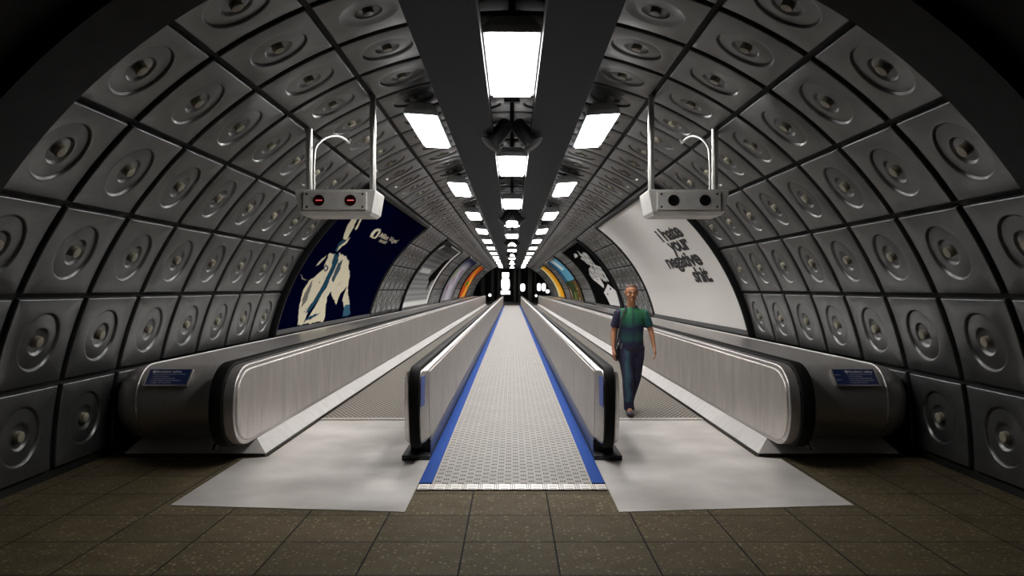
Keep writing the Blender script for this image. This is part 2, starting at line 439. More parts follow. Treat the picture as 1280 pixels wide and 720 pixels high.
bracket(lampc, 2.44 - 2.05 + 0.0); bracket(lamps, 2.27 - 2.02)
for i in range(13):
    y = 5.93 + 5.545 * i + 0.94
    if i < 13 and y + 1 < Y_END:
        o = lampc if i == 0 else copy_tree(lampc)
        o.location = (0, y, EYE + 2.05)
        tag(o, '%s of the lit white lamps in the middle row between the two grey ceiling fascias' % ORD[i] if i else 'nearest and largest lit white lamp in the middle row of the ceiling', 'ceiling lamp', 'lamps down the middle of the ceiling')
for s, nm in ((-1, 'left'), (1, 'right')):
    for i in range(12):
        y = 8.55 + 5.545 * i + 0.94
        if y + 1 > Y_END: break
        o = lamps if (i == 0 and s == -1) else copy_tree(lamps)
        o.location = (s * 1.06, y, EYE + 2.01); o.rotation_euler = (0, math.radians(3.5) * -s, 0)
        tag(o, '%s lit lamp of the row along the outer edge of the %s grey ceiling fascia' % (ORD[i], nm), 'ceiling lamp', 'lamps along the %s ceiling fascia' % nm)

# ------------------------------------------------------------------ twin ceiling loudspeakers
def make_speaker():
    e = empty('ceiling_loudspeaker')
    G().tube([(0, 0, 0.46), (0, 0, 0.16)], 0.025, 10).box(-0.10, 0.10, -0.06, 0.06, 0.44, 0.47).build('bracket', M['black'], e)
    G().box(-0.07, 0.07, -0.05, 0.05, 0.10, 0.19, 0.01).build('yoke', M['black'], e)
    for s in (-1, 1):
        d = Vector((s * 0.60, -0.14, -0.78)).normalized(); p = Vector((s * 0.045, 0.0, 0.19))
        body = [p, p + d * 0.03, p + d * 0.36]
        c = G().tube(body, [0.075, 0.10, 0.105], 24).build('projector_body', M['black'], e, smooth=35)
        q = p + d * 0.35
        G().tube([q, q + d * 0.01, q + d * 0.035, q + d * 0.05], [0.11, 0.142, 0.145, 0.12], 24).build('flared_rim', M['black'], c, smooth=35)
    return e
sp = make_speaker()
for i in range(6):
    o = sp if i == 0 else copy_tree(sp)
    o.location = (0, 9.55 + 11.09 * i, EYE + 1.96)
    tag(o, ('nearest pair of black loudspeaker tubes, hung just before the second middle lamp' if i == 0 else '%s pair of black loudspeaker tubes hung under the ceiling from the camera' % ORD[i]), 'loudspeaker', 'twin loudspeakers under the ceiling')

# ------------------------------------------------------------------ hanging signal boxes
def make_signal(s, lit):
    e = empty('hanging_signal_box', (s * 1.91, 7.95, EYE + 0.79))
    bw, tw, h, d = 0.395, 0.435, 0.275, 0.56                       # tapers downwards
    def sec(hw, z, y0, y1):
        b = 0.004
        return [(-hw + b, y0, z), (hw - b, y0, z), (hw, y0 + b, z), (hw, y1 - b, z), (hw - b, y1, z), (-hw + b, y1, z), (-hw, y1 - b, z), (-hw, y0 + b, z)]
    G().loft([sec(bw - 0.03, -0.0, 0.05, d - 0.05), sec(bw, 0.035, 0.0, d), sec(tw, h - 0.012, 0.0, d), sec(tw - 0.01, h, 0.01, d - 0.01)]).build('box_body', M['signal'], e)
    fp = G().box(-0.345, 0.345, -0.022, 0.006, 0.052, 0.252, 0.008).build('face_plate', M['signal'], e)
    for x in (-0.17, 0.17):
        n = 28
        def ring(r, y): return [(x + r * math.cos(2 * PI * k / n), y, 0.155 + r * math.sin(2 * PI * k / n)) for k in range(n)]
        ln = G().loft([ring(0.060, -0.018), ring(0.060, -0.028), ring(0.055, -0.030), ring(0.045, -0.026), ring(0.02, -0.024)]).build('signal_lens', M['redglow'] if lit else M['lens'], fp, smooth=30)
        if lit:
            G().box(x - 0.036, x + 0.036, -0.031, -0.022, 0.150, 0.160, 0.003).build('red_light_bar', M['redbar'], ln)['label'] = 'glowing red bar'
    for x in (-0.30, 0.30):
        for z in (0.085, 0.222):
            n = 10; g = G()
            def ring(r, y): return [(x + r * math.cos(2 * PI * k / n), y, z + r * math.sin(2 * PI * k / n)) for k in range(n)]
            g.loft([ring(0.012, -0.020), ring(0.012, -0.026), ring(0.007, -0.028)]).build('screw', M['dark'], fp, smooth=30)
    for x in (-s * -0.355, -s * 0.355):                            # hanger poles up to the lining
        X = abs(s * 1.91 + x * 1.0); ztop = ZC + math.sqrt(R * R - X * X) - (EYE + 0.79) + 0.02
        G().tube([(x, 0.27, h - 0.002), (x, 0.27, ztop)], 0.036, 16).build('hanger_pole', M['pole'], e, smooth=40)
        G().tube([(x, 0.27, h - 0.002), (x, 0.27, h + 0.02)], 0.055, 16).build('pole_flange', M['dark'], e, smooth=40)
    # conduit bending over to the lining
    x0 = s * 0.295
    pts = [(x0, 0.24, h - 0.002), (x0, 0.24, h + 0.30), (x0 - s * 0.005, 0.25, h + 0.48)]
    for k in range(1, 9):
        a = k * PI / 8 * 0.93
        pts.append((x0 - s * (0.105 if s < 0 else 0.062) * (1 - math.cos(a)), 0.25 + 0.10 * k, h + 0.48 + 0.13 * math.sin(a) + 0.028 * k * 0.9))
    r0 = Vector(pts[-1]); pts.append((r0.x + s * 0.03, r0.y + 0.22, r0.z + 0.08))
    G().tube(pts, 0.016, 10).build('cable_conduit', M['pole'], e, smooth=50)
    return e
tag(make_signal(-1, True), 'grey signal box hung on two poles, both round lenses showing red bars', 'signal box', 'hanging signal boxes')
tag(make_signal(1, False), 'grey signal box hung on two poles with two unlit black lenses', 'signal box', 'hanging signal boxes')

# ------------------------------------------------------------------ walkways and floor plates
t = empty('fixed_walkway', (0, 6.17, 0))
tag(t, 'pale slotted metal walkway running down the middle between blue edgings', 'walkway')
def put(g, name, mat, parent, **k):
    o = parent; off = Vector((0, 0, 0))
    while o is not None: off += o.location; o = o.parent
    return shift(g, off).build(name, mat, parent, **k)
YE = 71.0
put(G().box(-0.69, 0.69, 6.335, YE, 0.001, 0.012), 'slotted_floor', M['walk'], t)
put(G().box(-0.80, 0.80, 6.17, 6.332, 0.001, 0.013), 'comb_strip', M['comb'], t)['label'] = 'white comb strip across the near end'
for s in (-1, 1): put(G().box(s * 0.692, s * 0.806, 6.37, YE, 0.001, 0.014), 'edging_strip', M['blue'], t)['label'] = 'blue edging strip'
for s, nm in ((-1, 'left'), (1, 'right')):
    pts = [(s * 0.812, 5.575), (s * 2.67, 5.75), (s * 2.67, 7.3), (s * 2.455, 7.40), (s * 2.455, 9.42), (s * 0.812, 9.42)]
    g = G().loft([[(x, y, z) for x, y in pts] for z in (0.0005, 0.005)])
    tag(g.build('floor_plate', M['plate']), 'smooth steel floor plate before the %s' % ('left side walkway, beneath the signal with red lenses' if s < 0 else 'right side walkway where the person walks'), 'floor plate', 'steel landing plates')
    e = empty('moving_walkway', (s * 1.76, 9.42, 0))
    put(G().box(s * 1.085, s * 2.455, 9.50, YE, 0.0005, 0.012), 'belt', M['belt'], e)
    g = G(); g.box(s * 1.085, s * 2.455, 9.45, 9.50, 0.0005, 0.016)
    for k in range(45):
        x = 1.085 + 1.37 * (k + 0.25) / 45; g.box(s * x, s * (x + 0.015), 9.50, 9.56, 0.0125, 0.016)
    put(g, 'comb', M['plate'], e)
    tag(e, 'studded moving walkway on the %s' % ('left, below the navy poster wall and empty' if s < 0 else 'right, with the person stepping off its near end'), 'moving walkway', 'side moving walkways')

# ------------------------------------------------------------------ balustrades
def end_outline(y0, z0, z1, a, y1, d=0.0, dy=None, p=2.0, n=18):
    """closed outline in (y, z): rounded near end, straight top and bottom; inset by d"""
    dy = d if dy is None else dy
    zc, b = (z0 + z1) / 2, (z1 - z0) / 2 - d; aa = a - dy; out = []
    for k in range(n + 1):
        t_ = -PI / 2 + PI * k / n; c, s_ = math.cos(t_), math.sin(t_)
        out.append((y0 + a - aa * abs(c) ** (2 / p), zc + b * math.copysign(abs(s_) ** (2 / p), s_)))
    out += [(y1, z1 - d), (y1, z0 + d)]
    return out
def plate_stack(layers):     # [(x, outline)]
    return G().loft([[(x, y, z) for y, z in ol] for x, ol in layers])
def sweep_rail(path, x0, x1, h, lift):
    """handrail: rounded band whose inner face follows path [(y, z)]"""
    loops = []
    xm, hw = (x0 + x1) / 2, abs(x1 - x0) / 2
    prof = [(-0.86, 0), (-1, 0.25), (-1, 0.62), (-0.90, 0.88), (-0.6, 1.0), (0.6, 1.0), (0.90, 0.88), (1, 0.62), (1, 0.25), (0.86, 0)]
    for i, (y, z) in enumerate(path):
        a = path[max(i - 1, 0)]; b = path[min(i + 1, len(path) - 1)]
        ty, tz = b[0] - a[0], b[1] - a[1]; L = math.hypot(ty, tz) or 1; ty /= L; tz /= L
        ny, nz = -tz, ty
        loops.append([(xm + u * hw, y + ny * (lift + v * h), z + nz * (lift + v * h)) for u, v in prof])
    return G().loft(loops)

def outer_balustrade(s):
    e = empty('outer_balustrade', (s * 3.1, 7.0, 0))
    A = dict(y0=6.88, z0=0.165, z1=0.952, a=0.42, y1=72.4, p=2.25)
    o = lambda d: end_outline(d=d, **A)
    put(plate_stack([(s * 2.70, o(0.0)), (s * 2.612, o(0.0)), (s * 2.604, o(0.006)), (s * 2.602, o(0.012))]), 'side_panel_rim', M['deck'], e, smooth=35)
    put(plate_stack([(s * 2.606, o(0.040)), (s * 2.596, o(0.041)), (s * 2.589, o(0.046)), (s * 2.586, o(0.054)), (s * 2.586, o(0.062))]), 'side_panel', M['panel'], e, smooth=60)
    path = end_outline(d=0.0, n=26, **A)[:-1]
    path = [p for p in path if p[1] > 0.15]
    put(sweep_rail(path, s * 2.712, s * 2.835, 0.035, -0.012), 'handrail', M['rubber'], e, smooth=40)
    # rounded casing between handrail and tunnel wall
    B = dict(y0=7.24, z0=0.16, z1=0.915, a=0.36, y1=72.4, p=2.1)
    lay = [(s * 2.70, end_outline(d=0.012, **B)), (s * 2.85, end_outline(d=0.012, **B)), (s * 2.862, end_outline(d=0.0, **B)), (s * 3.70, end_outline(d=0.0, **B))]
    for k in range(1, 7):
        a = k / 6 * PI / 2 * 0.97
        lay.append((s * (3.70 + 0.28 * math.sin(a)), end_outline(d=0.22 * (1 - math.cos(a)), **B)))
    put(plate_stack(lay), 'casing', M['deck'], e, smooth=28)
    bead = [p for p in end_outline(d=0.0, n=26, **B)[:-1] if p[1] > 0.20]
    put(G().tube([(s * 3.705, y - 0.002, z + 0.002) for y, z in bead], 0.011, 8), 'highlight_bead', M['trim'], e, smooth=60)['label'] = 'metal bead added for the bright edge line'  # added bead that stands in for the highlight along the casing's rounded edge
    # sloped skirt with a black toe
    def sk(ix, iy, z): return [(s * (2.47 + ix), 7.375 + iy, z), (s * (3.88 - ix * 0.8), 7.375 + iy, z), (s * (3.85 - ix * 0.8), 72.6, z), (s * (2.47 + ix), 72.6, z)]
    put(G().loft([sk(0.006, 0.006, 0.0), sk(0.006, 0.006, 0.040)]), 'toe_strip', M['black'], e)
    v = sk(0, 0, 0.040) + sk(0, 0, 0.046) + sk(0.128, 0.128, 0.168)
    put(G().loft([v[0:4], v[4:8], v[8:12]]), 'skirt', M['skirt'] if False else M['skirt'], e)
    # small number plate on the skirt front
    g = G(); x = s * 3.005
    q = lambda dx, t_, off: (x + dx, 7.375 + 0.128 * t_ - 0.7 * off, 0.046 + 0.122 * t_ + 0.7 * off)
    g.loft([[q(-0.042, 0.10, f), q(0.042, 0.10, f), q(0.042, 0.74, f), q(-0.042, 0.74, f)] for f in (0.0005, 0.004)])
    npl = put(g, 'number_plate', M['signal'], e)
    return e, npl
def inner_balustrade(s):
    e = empty('inner_balustrade', (s * 0.935, 7.0, 0))
    A = dict(y0=7.04, z0=0.17, z1=0.90, a=0.15, y1=70.4, p=3.0)
    def sq(d, dy):
        zc, b = (A['z0'] + A['z1']) / 2, (A['z1'] - A['z0']) / 2; out = []; n = 22
        for k in range(n + 1):
            t_ = -PI / 2 + PI * k / n; c, s_ = math.cos(t_), math.sin(t_); p = 2 / 3.4
            z = zc + b * math.copysign(abs(s_) ** p, s_)
            y = A['y0'] + dy + 0.20 - 0.20 * abs(c) ** p + 0.05 * max(0, (zc - z) / b)
            out.append((y, min(z, A['z1'] - d)))
        return out + [(A['y1'], A['z1'] - d), (A['y1'], A['z0'])]
    put(plate_stack([(s * 0.882, sq(0.004, 0.02)), (s * 0.988, sq(0.004, 0.02))]), 'core', M['black'], e, smooth=30)
    for q in (-1, 1):
        X = lambda t_: s * (0.935 + q * t_); F = 1.0 if q < 0 else 0.30      # the side panel next to the belt ends further forward
        put(plate_stack([(X(0.050), sq(0.004, 0.0)), (X(0.058), sq(0.0, 0.0)), (X(0.068), sq(0.006, 0.04 * F)), (X(0.082), sq(0.016, 0.13 * F)), (X(0.094), sq(0.028, 0.24 * F)), (X(0.101), sq(0.038, 0.33 * F))]), 'end_capping', M['trim'], e, smooth=50)
        put(plate_stack([(X(0.100), sq(0.038, 0.335 * F)), (X(0.106), sq(0.041, 0.345 * F))]), 'side_panel', M['panel'], e, smooth=30)
    path = [p for p in sq(0.0, 0.0)[:-1]]
    put(sweep_rail(path, s * 0.885, s * 0.985, 0.040, 0.0), 'handrail', M['rubber'], e, smooth=40)
    put(G().box(s * 0.815, s * 0.829, 7.40, 70.4, 0.05, 0.175), 'kickplate', M['reflkick'], e)
    put(G().box(s * 0.85, s * 1.02, 7.42, 70.4, 0.05, 0.20), 'plinth_core', M['black'], e)
    put(G().box(s * 0.812, s * 1.085, 7.24, 70.6, 0.0, 0.052, 0.004), 'base_plate', M['dark'], e)
    # blue strip label on the capping that faces the middle walkway
    zs = [0.56, 0.62, 0.68, 0.74, 0.80, 0.845]
    def cp(z, t_, off):
        zc, b = (A['z0'] + A['z1']) / 2, (A['z1'] - A['z0']) / 2; p = 2 / 3.4
        sn = abs((z - zc) / b) ** (1 / p); c = math.sqrt(max(0, 1 - sn * sn)); yy = A['y0'] + 0.20 - 0.20 * c ** p + 0.05 * max(0, (zc - z) / b)
        fx, fy = ((0.059, 0.0), (0.068, 0.04), (0.082, 0.13))[t_]
        return (s * (0.935 - fx - off * 0.9), yy + fy - off, z)
    loops = [[cp(z, 0, 0.004), cp(z, 1, 0.004), cp(z, 2, 0.004), cp(z, 2, 0.0005), cp(z, 1, 0.0005), cp(z, 0, 0.0005)] for z in zs]
    put(G().loft(loops), 'blue_label', M['bluelabel'], e)
    return e
oL, nL = outer_balustrade(-1); oR, nR = outer_balustrade(1)
tag(oL, 'long steel balustrade along the left wall with skirt plate numbered 1', 'balustrade', 'wall side balustrades')
tag(oR, 'long steel balustrade along the right wall with skirt plate numbered 2', 'balustrade', 'wall side balustrades')
tag(inner_balustrade(-1), 'narrow balustrade with black handrail between middle walkway and empty left belt', 'balustrade', 'inner balustrades')
tag(inner_balustrade(1), 'narrow balustrade with black handrail between middle walkway and the walking person', 'balustrade', 'inner balustrades')

# ------------------------------------------------------------------ lettering
def text_geo(body, size=1.0, bold=0.0, tight=1.0, extrude=0.0, res=3):
    cu = bpy.data.curves.new('lettering', 'FONT'); cu.body = body; cu.size = size; cu.offset = bold
    cu.space_character = tight; cu.resolution_u = res; cu.extrude = extrude
    o = bpy.data.objects.new('lettering_source', cu); col.objects.link(o)
    dg = bpy.context.evaluated_depsgraph_get(); me = bpy.data.meshes.new_from_object(o.evaluated_get(dg))
    bm = bmesh.new(); bm.from_mesh(me); bmesh.ops.triangulate(bm, faces=bm.faces)
    v = [tuple(p.co) for p in bm.verts]; f = [tuple(q.index for q in p.verts) for p in bm.faces]; bm.free()
    bpy.data.objects.remove(o); bpy.data.curves.remove(cu); bpy.data.meshes.remove(me)
    return v, f
def fit_text(body, fn, w, h=None, bold=0.0, tight=1.0, ref=None):
    """maps lettering so its width is w; scaled in height by the cap height h; fn(u, v) -> point"""
    v, f = text_geo(body, 1.0, bold, tight)
    x0, x1 = min(p[0] for p in v), max(p[0] for p in v)
    rv, _ = text_geo(ref or 'x', 1.0, bold, tight); zt = max(p[1] for p in rv)
    sx, sy = w / (x1 - x0), (h / zt if h else w / (x1 - x0))
    return [fn((p[0] - x0) * sx, p[1] * sy) for p in v], f

# number lettering on the skirt plates
for npl, s, ch in ((nL, -1, '1'), (nR, 1, '2')):
    x = s * 3.005
    vv, ff = fit_text(ch, lambda u, v: (x - 0.015 + u, 7.375 + 0.128 * (0.18 + v) - 0.7 * 0.0055, 0.046 + 0.122 * (0.18 + v) + 0.7 * 0.0055), 0.030, 0.48, 0.03, ref='1')
    g = G().add(vv, ff); put(g, 'numeral', M['ink'], npl)

# blue safety signs on the casings
def safety_sign(s):
    xl, xr = (-3.63, -3.20) if s < 0 else (3.20, 3.63)
    lo, hi = Vector((0, 7.262, 0.735)), Vector((0, 7.395, 0.876))
    up = (hi - lo); H = up.length; up /= H; nrm = Vector((0, -up.z, up.y))
    def P(u, v, d): return Vector((xl + u, 0, 0)) + lo + up * v + nrm * d
    W = xr - xl; e = empty('safety_sign', (xl + W / 2, 7.32, 0.80))
    def slab(u0, u1, v0, v1, d0, d1): return G().loft([[P(u0, v0, d), P(u1, v0, d), P(u1, v1, d), P(u0, v1, d)] for d in (d0, d1)])
    put(slab(0, W, 0, H, 0.0, 0.012), 'sign_board', M['navy'], e)
    for q in (0, W): put(slab(q - 0.006, q + 0.006, -0.004, H, -0.004, 0.020), 'side_holder', M['trim'], e)
    put(slab(-0.006, W + 0.006, -0.010, 0.002, -0.004, 0.016), 'bottom_holder', M['trim'], e)
    left = 0.035 if s < 0 else 0.125
    g = G(); d = 0.0135
    def add(body, u, v, w, h, bold=0.0, ref='E'):
        vv, ff = fit_text(body, lambda a, b: P(u + a, v + b, d), w, h, bold, ref=ref); g.add(vv, ff)
    add('Escalator safety', left + 0.045, H - 0.040, 0.25 if s < 0 else 0.235, 0.021, 0.02)
    lines = ['Stand facing the direction of travel', 'Hold the handrail', 'Keep feet away from the sides', 'Small children must be held firmly', 'Dogs must be carried']
    ws = [0.30, 0.145, 0.215, 0.275, 0.185] if s < 0 else [0.225, 0.12, 0.215, 0.225, 0.155]
    for i, (ln, w) in enumerate(zip(lines, ws)):
        v = H - 0.066 - 0.026 * i
        add(str(i + 1), left + 0.018, v, 0.006, 0.012, ref='1'); add(ln, left + 0.036, v, w, 0.012)
    if s > 0:
        add('Please', 0.02, H - 0.075, 0.05, 0.012); add('Safety', 0.02, H - 0.135, 0.05, 0.012)
    n = 20; cx, cz = left + 0.02, H - 0.031
    for r0, r1 in ((0.0165, 0.009),):
        v = [P(cx + r * math.cos(2 * PI * k / n), cz + r * math.sin(2 * PI * k / n), d) for r in (r0, r1) for k in range(n)]
        g.add(v, [(k, (k + 1) % n, n + (k + 1) % n, n + k) for k in range(n)])
    g.add([P(cx - 0.022, cz - 0.003, d), P(cx + 0.022, cz - 0.003, d), P(cx + 0.022, cz + 0.003, d), P(cx - 0.022, cz + 0.003, d)], [(0, 1, 2, 3)])
    put(g, 'lettering', M['white'], e)
    tag(e, 'blue escalator safety sign on the steel casing of the %s' % ('left wall balustrade' if s < 0 else 'right wall balustrade'), 'sign', 'escalator safety signs')
safety_sign(-1); safety_sign(1)

# ------------------------------------------------------------------ posters on the curved walls
COAT_LEFT = [(13.43, 34.08), (13.81, 34.21), (14.32, 32.14), (14.29, 29.27), (14.43, 24.88), (14.18, 21.69), (13.99, 18.14), (13.86, 15.71), (13.82, 13.52), (13.46, 13.78), (13.31, 16.97), (13.16, 20.39), (13.07, 23.55), (13.15, 25.68), (13.41, 26.95), (13.68, 29.30), (13.60, 31.71)]
COAT_RIGHT = [(14.10, 34.62), (14.77, 34.24), (15.28, 32.73), (16.14, 28.11), (16.52, 23.80), (17.10, 20.00), (17.43, 17.72), (17.11, 15.68), (16.49, 19.54), (16.36, 24.41), (16.05, 22.00), (16.03, 18.20), (15.72, 19.73), (15.11, 22.67), (14.99, 21.01), (15.10, 18.79), (15.31, 15.43), (15.32, 13.52), (13.82, 13.52), (14.02, 15.12), (14.31, 18.01), (14.56, 23.80), (14.48, 29.92), (14.36, 32.76)]
COAT_CUFF = [(16.91, 17.90), (17.40, 18.04), (17.78, 14.11), (16.99, 13.81)]
TIE_STRIP = [(13.80, 34.31), (14.17, 34.26), (14.48, 31.66), (14.57, 28.25), (14.63, 23.80), (14.31, 19.57), (13.92, 16.67), (13.77, 16.25), (13.92, 18.92), (14.20, 22.73), (14.24, 26.49), (14.20, 30.36)]
FOLD_ONE = [(14.53, 31.69), (14.70, 33.28), (14.97, 30.14), (15.00, 25.49), (14.72, 26.58)]
FOLD_TWO = [(13.78, 14.29), (14.16, 15.79), (14.86, 16.09), (14.52, 15.23), (14.06, 14.49)]
FOLD_THREE = [(13.23, 20.85), (13.29, 23.80), (13.34, 26.07), (13.50, 24.30), (13.57, 20.28), (13.38, 18.38)]
ARM = [(13.11, 29.85), (13.14, 31.43), (13.35, 33.62), (13.39, 32.67), (13.19, 30.14)]
HAND = [(12.47, 27.35), (12.73, 26.45), (13.11, 26.03), (12.69, 26.34)]
BUTTON = [(13.64, 29.56), (13.67, 30.76), (13.98, 30.26), (14.05, 29.18), (13.93, 28.48)]
FACE = [(13.18, 43.12), (13.05, 45.8), (13.37, 46.2), (13.66, 42.96), (13.80, 41.26), (13.96, 38.99), (13.68, 38.95), (13.46, 40.78)]
HAT_EDGE = [(13.56, 46.4), (13.68, 46.4), (14.00, 43.18), (13.99, 42.51), (13.86, 42.76)]
CHIN = [(13.95, 38.67), (14.06, 40.04), (14.11, 38.23), (13.99, 36.89), (13.89, 35.02), (13.64, 36.83), (13.69, 37.76)]
CHIN_SHADE = [(13.58, 37.94), (13.70, 38.80), (13.96, 38.37), (13.78, 36.86), (13.89, 34.74), (13.74, 35.47)]
LOGO_OUT = [(15.46, 42.22), (15.32, 43.59), (15.31, 44.75), (15.49, 45.57), (15.81, 45.70), (16.05, 44.69), (16.13, 43.27), (16.11, 42.19), (15.84, 41.99)]
LOGO_IN = [(15.70, 42.53), (15.60, 44.02), (15.66, 44.86), (15.81, 44.78), (15.92, 43.58), (15.95, 42.50)]
CARD = [(27.83, 26.16), (26.47, 22.19), (26.70, 13.87), (29.34, 13.75), (30.15, 20.93)]
WEDGE = [(31.68, 29.42), (29.32, 31.17), (29.15, 25.44), (29.66, 23.73)]
CLUSTER = [(30.86, 37.18), (29.15, 38.75), (27.43, 37.79), (26.99, 36.11), (27.07, 30.58), (27.08, 27.93), (28.82, 27.85), (29.32, 31.17), (31.70, 28.64), (32.12, 32.72)]
UPPER = [(30.56, 44.86), (28.13, 47.66), (27.44, 46.54), (27.94, 41.19), (27.96, 37.33), (29.25, 38.01), (30.11, 40.98)]
CHIP_A = [(31.32, 49.44), (30.29, 48.91), (30.54, 46.72), (32.30, 46.46)]
CHIP_B = [(29.25, 49.78), (28.91, 49.12), (29.07, 45.88), (29.88, 45.67)]
DOTS = [(27.80, 23.73), (27.36, 24.05), (27.54, 22.77), (27.97, 22.62)]
DOTS_B = [(29.25, 20.68), (28.88, 20.32), (29.09, 19.50), (29.35, 19.60)]
SILHOUETTE = [(32.6, 46.5), (31.80, 43.46), (31.48, 37.90), (30.93, 33.56), (30.65, 30.03), (31.5, 27.90), (32.02, 21.10), (32.5, 28.71), (33.36, 30.55), (33.49, 37.38), (33.4, 45.45)]
BAR = [(26.79, 48.44), (26.53, 49.45), (26.94, 52.05), (27.31, 51.59)]

def inside(poly, Y, T):
    r = np.zeros(Y.shape, bool); n = len(poly)
    for i in range(n):
        y0, t0 = poly[i]; y1, t1 = poly[(i + 1) % n]
        if t0 == t1: continue
        c = ((t0 > T) != (t1 > T)) & (Y < (y1 - y0) * (T - t0) / (t1 - t0) + y0); r ^= c
    return r
rng = np.random.default_rng(3)
def wob(Y, T, f, seed=0):
    r = np.random.default_rng(seed); out = np.zeros_like(Y)
    for k in range(7):
        a, b, c = r.uniform(-1, 1), r.uniform(-1, 1), r.uniform(0, 6.28)
        out += np.sin(f * (1 + 0.5 * k) * (a * Y + b * T * 0.07) + c) / (1 + 0.4 * k)
    return out / 3
def base(Y, c): return np.ones(Y.shape + (3,)) * np.array(c)
NAVY, CREAM, TEAL = (0.001, 0.0012, 0.016), (0.80, 0.74, 0.56), (0.02, 0.075, 0.12)
def paint_coat(Y, T):
    C = base(Y, NAVY)
    Yw = Y + 0.03 * wob(Y, T, 22, 1); Tw = T + 0.35 * wob(Y, T, 17, 2)
    def pf(p, c):
        C[inside(p, Yw, Tw)] = c
    for p in (COAT_RIGHT, COAT_LEFT, ARM, HAND, FACE, HAT_EDGE, CHIN): pf(p, CREAM)
    pf(COAT_CUFF, (0.05, 0.14, 0.22)); pf(TIE_STRIP, TEAL); pf(FOLD_ONE, (0.06, 0.10, 0.12)); pf(FOLD_TWO, TEAL); pf(FOLD_THREE, (0.20, 0.20, 0.17)); pf(CHIN_SHADE, TEAL)
    pf(BUTTON, (0.02, 0.03, 0.08)); pf([(y * 0.55 + 13.82 * 0.45, t * 0.55 + 29.6 * 0.45) for y, t in BUTTON], CREAM)
    lum = C[..., 0] > 0.5; cr = wob(Y, T, 30, 5) * wob(Y, T, 13, 6)
    C[lum & (cr > 0.42)] = (0.30, 0.27, 0.19); C[lum & (cr < -0.62)] = (0.05, 0.09, 0.12)
    C[inside(LOGO_OUT, Y, T)] = CREAM; C[inside(LOGO_IN, Y, T)] = NAVY
    return C
def paint_pale(Y, T): return base(Y, (0.83, 0.80, 0.775))
def paint_stripes(Y, T):
    v = np.clip((T - 13) / 42, 0, 1)
    st = 0.5 + 0.5 * np.sin(T * 2.1 + 0.8 * np.sin(T * 0.7)) ; st2 = 0.5 + 0.5 * np.sin(T * 5.3 + Y * 0.4)
    L = (0.42 * (1 - v) ** 0.8 + 0.03) * (0.55 + 0.35 * st + 0.25 * st2 * (1 - v))
    L = np.where((T > 33) & (T < 36) & (Y > 26.9) & (Y < 30), 0.6, L)
    C = np.stack([L, L, L], -1); C[inside(SILHOUETTE, Y, T)] = (0.006, 0.006, 0.006)
    C[inside(BAR, Y, T) & (np.abs(np.sin(Y * 9 + T)) > 0.35)] = (0.7, 0.7, 0.7)
    edge = (Y < 26.35) & (T < 30) | (Y > 33.35) | (T < 16.0) | (T > 53.6) & (Y > 29)
    C[edge] = (0.86, 0.86, 0.84)
    return C
def paint_white_flowers(Y, T):
    u = (Y - 39.9) / 8.3; C = base(Y, (0.55, 0.53, 0.60))
    ctr = np.exp(-((u - 0.5) / 0.28) ** 2)[..., None]; C = C * (0.35 + 0.75 * ctr)
    top = np.clip((T - 44) / 8, 0, 1)[..., None]; C = C * (1 - top) + np.array((0.035, 0.04, 0.10)) * top
    w = wob(Y, T, 3.2, 8); band = (T > 22) & (T < 43) & (np.abs(u - 0.45) < 0.32)
    C[band & (w > 0.55)] = (0.30, 0.42, 0.08); C[band & (w < -0.55)] = (0.35, 0.09, 0.22)
    return C
def paint_red(Y, T):
    u = (Y - 53.7) / 8.3; v = (T - 13) / 43
    a = np.array((0.62, 0.10, 0.02)); y_ = np.array((0.95, 0.55, 0.08)); d = np.array((0.30, 0.03, 0.015))
    f = np.clip(1 - np.abs(u - 0.55 - 0.25 * np.sin(v * 5)) / 0.3, 0, 1)[..., None] * np.clip(1.1 - v * 0.6, 0, 1)[..., None]
    C = a * (1 - f) + y_ * f; w = wob(Y, T, 2.5, 4); C[w > 0.8] = d
    C[((Y - 57.4) / 1.5) ** 2 + ((T - 29.5) / 3.4) ** 2 < 1] = (0.10, 0.30, 0.04)
    return C
def paint_cards(Y, T):
    C = base(Y, (0.006, 0.006, 0.006)); Tw = T + 0.8 * wob(Y, T, 6, 1)
    for p in (CHIP_A, CHIP_B, UPPER, CLUSTER): C[inside(p, Y, Tw)] = (0.72, 0.72, 0.71)
    w = wob(Y, T, 9, 3) + 0.6 * wob(Y, T, 19, 12)
    m = (C[..., 0] > 0.5); C[m & (w > 0.40)] = (0.05, 0.05, 0.05); C[m & (w < -0.5)] = (0.30, 0.30, 0.30)
    for p in (WEDGE, CARD): C[inside(p, Y, T)] = (0.84, 0.82, 0.81)
    for p in (DOTS, DOTS_B): C[inside(p, Y, T)] = (0.02, 0.02, 0.02)
    C[((Y - 30.4) / 0.18) ** 2 + ((T - 29.3) / 0.5) ** 2 < 1] = (0.02, 0.02, 0.02)
    return C
def paint_sky(Y, T):
    C = base(Y, (0.16, 0.47, 0.66)); w = wob(Y, T, 1.6, 5)
    cl = (T > 42) & (np.abs((Y - 43.9) - (T - 48) * 0.12 + 0.4 * w) < 1.15); C[cl] = (0.80, 0.88, 0.90)
    g = T < 31 + 1.2 * w
    C[g] = (0.055, 0.075, 0.03); C[g & (w > 0.15)] = (0.17, 0.095, 0.04); C[g & (T < 24) & (w > 0.5)] = (0.55, 0.45, 0.30)
    C[g & (T < 20) & (w < -0.1)] = (0.19, 0.25, 0.05); C[(T > 30.5) & (T < 34) & g] = (0.03, 0.055, 0.04)
    C[(Y > 46.2) & (Y < 46.9)] = (0.012, 0.03, 0.05); C[(Y > 46.9) & (T > 30)] = (0.05, 0.20, 0.42)
    return C
